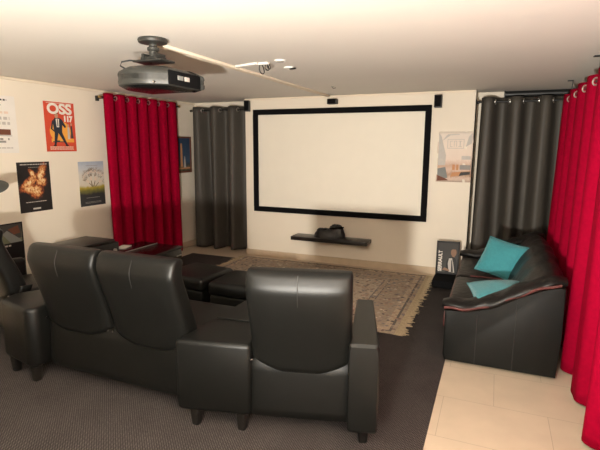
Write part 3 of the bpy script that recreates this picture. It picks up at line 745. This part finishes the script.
pl = thing('disc_player', 'flat black player with a silver front on the sideboard below the dark photo print', 'player', (-3.99, 3.20, .357))
B().box((0, 0, .035), (.36, .21, .05), .004).build('case', M['black'], pl); B().box((.182, 0, .038), (.006, .19, .022), .002).build('front_panel', M['silver'], pl)
B().box((0, -.107, .038), (.33, .006, .022), .002).build('rear_panel', M['silver'], pl)
for sx in (-.13, .13):
    for sy in (-.07, .07): B().cyl((sx, sy, 0), .014, .011, seg=14).build('foot', M['velour'], pl)

# disc lamp at the left edge of the photo
lp = thing('disc_lamp', 'grey round lamp head on a thin arm at the left edge of the photo', 'lamp', (-4.275, 2.508, .008))
B().cyl((0, -.02, 0), .09, .016, seg=28).build('base', M['greydisc'], lp)
B().tube([(0, -.02, .014), (0, -.02, .6), (0, -.02, 1.17), (.03, -.02, 1.255), (.12, -.01, 1.275), (.25, .02, 1.268), (.36, .05, 1.253)], .009, 10).build('arm', M['greydisc'], lp)
o = B().lathe([(.001, .018), (.03, .02), (.085, .008), (.092, 0), (.085, -.006), (.001, -.008)], (0, 0, 0), 'z', 30).build('lamp_head', M['greydisc'], lp)
o.location = (.425, .075, 1.238); o.rotation_euler = (.45, .35, 0)

# ------------------------------------------------------------------ black leather sofa at the right, side on
sf = thing('leather_sofa', 'black leather sofa with oxblood red piping facing left beside the red curtain', 'sofa', (0, 3.42, .009))
SL = 1.96                                   # length along +y
def arm_top(x):                             # x: -.27 front .. .47 back
    t = (x + .27) / .74
    return .40 + .025 * t + .235 * ss(.15, 1.05, t) 
def arm_panel(y0, y1):
    b = B(); rings = []
    xs = [-.275 + .765 * k / 24 for k in range(25)]
    n = len(xs)
    outline = [(x, arm_top(x)) for x in xs]
    poly = [(-.262, .012)] + [(-.275, .06)] + outline + [(.490, .30), (.480, .012)]
    bm = bmesh.new()
    a = [bm.verts.new((x, y0, z)) for x, z in poly]; c = [bm.verts.new((x, y1, z)) for x, z in poly]
    bm.faces.new(a); bm.faces.new(c[::-1])
    for i in range(len(poly)):
        j = (i + 1) % len(poly); bm.faces.new((a[i], c[i], c[j], a[j]))
    ed = [e for e in bm.edges if abs(e.verts[0].co.y - e.verts[1].co.y) < 1e-5]
    bmesh.ops.bevel(bm, geom=ed, offset=.012, segments=3, profile=.5, affect='EDGES')
    return b._bm(bm)
pn = arm_panel(0, .14).build('arm_panel', M['leather2'], sf, angle=35)
arm_panel(SL - .14, SL).build('arm_panel', M['leather2'], sf, angle=35)
for x in (-.05, .20):
    B().tube([(x, -.0012, .02 + (arm_top(x) - .045) * k / 6) for k in range(7)], .003, 6).build('seam', M['seam'], pn)
B().box((.105, SL / 2, .18), (.70, SL - .27, .30), .03, 3).build('base', M['leather2'], sf)
# padded rolls on both arms, creased leather, with oxblood welt
def pad(yc, sgn):
    b = B(); rings = []
    for k in range(29):
        t = k / 28; x = -.30 + .80 * t
        zc = arm_top(x) + .028 + .012 * math.sin(t * 23) * .5
        r = .105 * (math.sin(PI * min(1, max(0, t * .94 + .03))) ** .28)
        rings.append([(x, yc + r * 1.05 * math.cos(a) * (1 + .04 * math.sin(t * 31 + a * 2)), zc + (r * .50) * math.sin(a) * (1 + .08 * math.sin(t * 37 + a * 3))) for a in [2 * PI * i / 24 for i in range(24)]])
    b.loft(rings); o = b.build('arm_pad', M['leather_pad'], sf, angle=60)
    tb = B(); tb.tube([(-.28 + .74 * k / 28, yc - sgn * .098, arm_top(-.28 + .74 * k / 28) + .024 + .005 * math.sin(k * .9)) for k in range(29)], .010, 8)
    tag(tb.build('welt', M['oxblood'], o), 'oxblood red welt')
pad(.085, 1); pad(SL - .085, -1)
# backrest: big soft cushion leaning towards the curtain
b = B(); rings = []
for k in range(33):
    t = k / 32; y = .05 + (SL - .10) * t
    f = math.sin(PI * min(1, max(0, .04 + .92 * t))) ** .18
    ht = .70 + .045 * math.sin(PI * t) + .008 * math.sin(t * 40)
    prof = [(.48, .10), (.50, .40), (.525, ht - .12), (.505, ht - .02), (.43, ht + .02), (.34, ht - .02), (.26, ht - .12), (.195, .52), (.15, .40), (.20, .12)]
    rings.append([(.37 + (px - .37) * (.8 + .2 * f) + .006 * math.sin(t * 33 + i), y, pz * (.93 + .07 * f)) for i, (px, pz) in enumerate(prof)])
o = B().loft(rings).build('backrest', M['leather_pad'], sf, angle=80); o.modifiers.new('soft', 'SUBSURF').render_levels = 2
tb = B(); tb.tube([(.485, .06 + (SL - .12) * k / 30, .655 + .04 * math.sin(PI * k / 30)) for k in range(31)], .008, 8)
tag(tb.build('welt', M['oxblood'], o), 'oxblood red welt')
for k in range(2):
    y0 = .17 + k * (SL - .34) / 2; y1 = y0 + (SL - .34) / 2 - .006
    o = B().box((-.03, (y0 + y1) / 2, .355), (.50, y1 - y0, .115), .045, 4).build('seat_cushion', M['leather_pad'], sf, angle=70)
    tag(B().tube([(-.262, y0 + .04 + (y1 - y0 - .08) * i / 14, .392) for i in range(15)], .010, 8).tube([(-.15 + .32 * i / 14, y0 + .03, .410) for i in range(15)], .008, 8).build('welt', M['oxblood'], o), 'oxblood red welt')
B().box((-.262, SL / 2, .20), (.03, SL - .32, .34), .012, 3).build('front_panel', M['leather2'], sf)
tag(B().tube([(-.283, .16, .34), (-.288, .15, .28), (-.285, .155, .22)], .009, 8).build('strap', M['oxblood'], sf), 'oxblood strap hanging at the front corner')
for x in (-.22, .42):
    for y in (.07, SL - .07): B().cyl((x, y, 0), .02, .02, seg=14).build('foot', M['velour'], sf)

def cushion(name, label, loc, rot, w, h, t, seed):
    th = thing(name, label, 'cushion', loc, rot, 'teal cushions on the black leather sofa')
    N = 18; vs = []; fs = []
    for side in (1, -1):
        for j in range(N + 1):
            for i in range(N + 1):
                u, v = i / N * 2 - 1, j / N * 2 - 1
                pin = 1 - .06 * (1 - abs(u * v)) * 0
                x = u * w / 2 * (1 - .055 * (1 - v * v)); y = v * h / 2 * (1 - .055 * (1 - u * u))
                z = side * t / 2 * ((1 - abs(u) ** 2.6) * (1 - abs(v) ** 2.6)) ** .55 + .006 * math.sin(u * 5 + seed) * math.sin(v * 4) * (1 - u * u) * (1 - v * v)
                vs.append((x, y, z))
    n1 = (N + 1) ** 2
    for sd in (0, 1):
        for j in range(N):
            for i in range(N):
                a = sd * n1 + j * (N + 1) + i; q = [a, a + 1, a + N + 2, a + N + 1]; fs.append(q if sd == 0 else q[::-1])
    b = B().add(vs, fs)
    me = b.build('cover', M['teal'], th, angle=180)
    bm = bmesh.new(); bm.from_mesh(me.data); bmesh.ops.remove_doubles(bm, verts=bm.verts[:], dist=1e-5); bm.to_mesh(me.data); bm.free()
    pts = []
    for k in range(4 * N + 1):
        s_, f = divmod(k % (4 * N), N); f = f / N * 2 - 1
        u, v = ((f, -1), (1, f), (-f, 1), (-1, -f))[s_]
        pts.append((u * w / 2 * (1 - .055 * (1 - v * v)), v * h / 2 * (1 - .055 * (1 - u * u)), 0))
    B().tube(pts, .004, 6).build('piping', M['teal'], th)
    return th
cushion('cushion', 'teal square cushion propped upright on the far seat of the leather sofa', (.10, 4.50, .592), (1.0, .16, -.42), .36, .35, .12, 1)
cushion('cushion', 'teal cushion lying flat on the near end of the leather sofa', (.085, 3.665, .522), (.09, -.10, .20), .40, .40, .12, 2)

# ------------------------------------------------------------------ light and camera
lt = bpy.data.lights.new('lamp_behind_seats', 'SPOT'); lt.energy = 1150; lt.spot_size = PI; lt.spot_blend = .62; lt.color = (1, .945, .85); lt.shadow_soft_size = .07
lo = bpy.data.objects.new('lamp_behind_seats', lt); COL.objects.link(lo); lo.location = (-.4, -.5, 1.12); lo.rotation_euler = Vector((0, -.62, -1)).to_track_quat('Z', 'Y').to_euler()
w = bpy.data.worlds.new('room_air'); S.world = w; w.use_nodes = True
w.node_tree.nodes['Background'].inputs[0].default_value = (1, .85, .7, 1); w.node_tree.nodes['Background'].inputs[1].default_value = .02

cam = bpy.data.cameras.new('camera'); co = bpy.data.objects.new('camera', cam); COL.objects.link(co); S.camera = co
f_px, yaw, pitch, roll = 462.31, .398193, .169910, .004696
cam.sensor_fit = 'HORIZONTAL'; cam.sensor_width = 36; cam.lens = 36 * f_px / 600; cam.clip_start = .05
cy_, sy_ = math.cos(yaw), math.sin(yaw)
fw = Vector((-sy_ * math.cos(pitch), cy_ * math.cos(pitch), -math.sin(pitch))); r = Vector((cy_, sy_, 0)); u = r.cross(fw)
r2 = r * math.cos(roll) + u * math.sin(roll); u2 = -r * math.sin(roll) + u * math.cos(roll)
Mx = Matrix(((r2.x, u2.x, -fw.x), (r2.y, u2.y, -fw.y), (r2.z, u2.z, -fw.z))).to_4x4(); Mx.translation = (0, 0, 1.6)
co.matrix_world = Mx

vs_ = S.view_settings; vs_.view_transform = 'Standard'; vs_.look = 'None'; vs_.gamma = 1; vs_.use_curve_mapping = False; vs_.exposure = 0
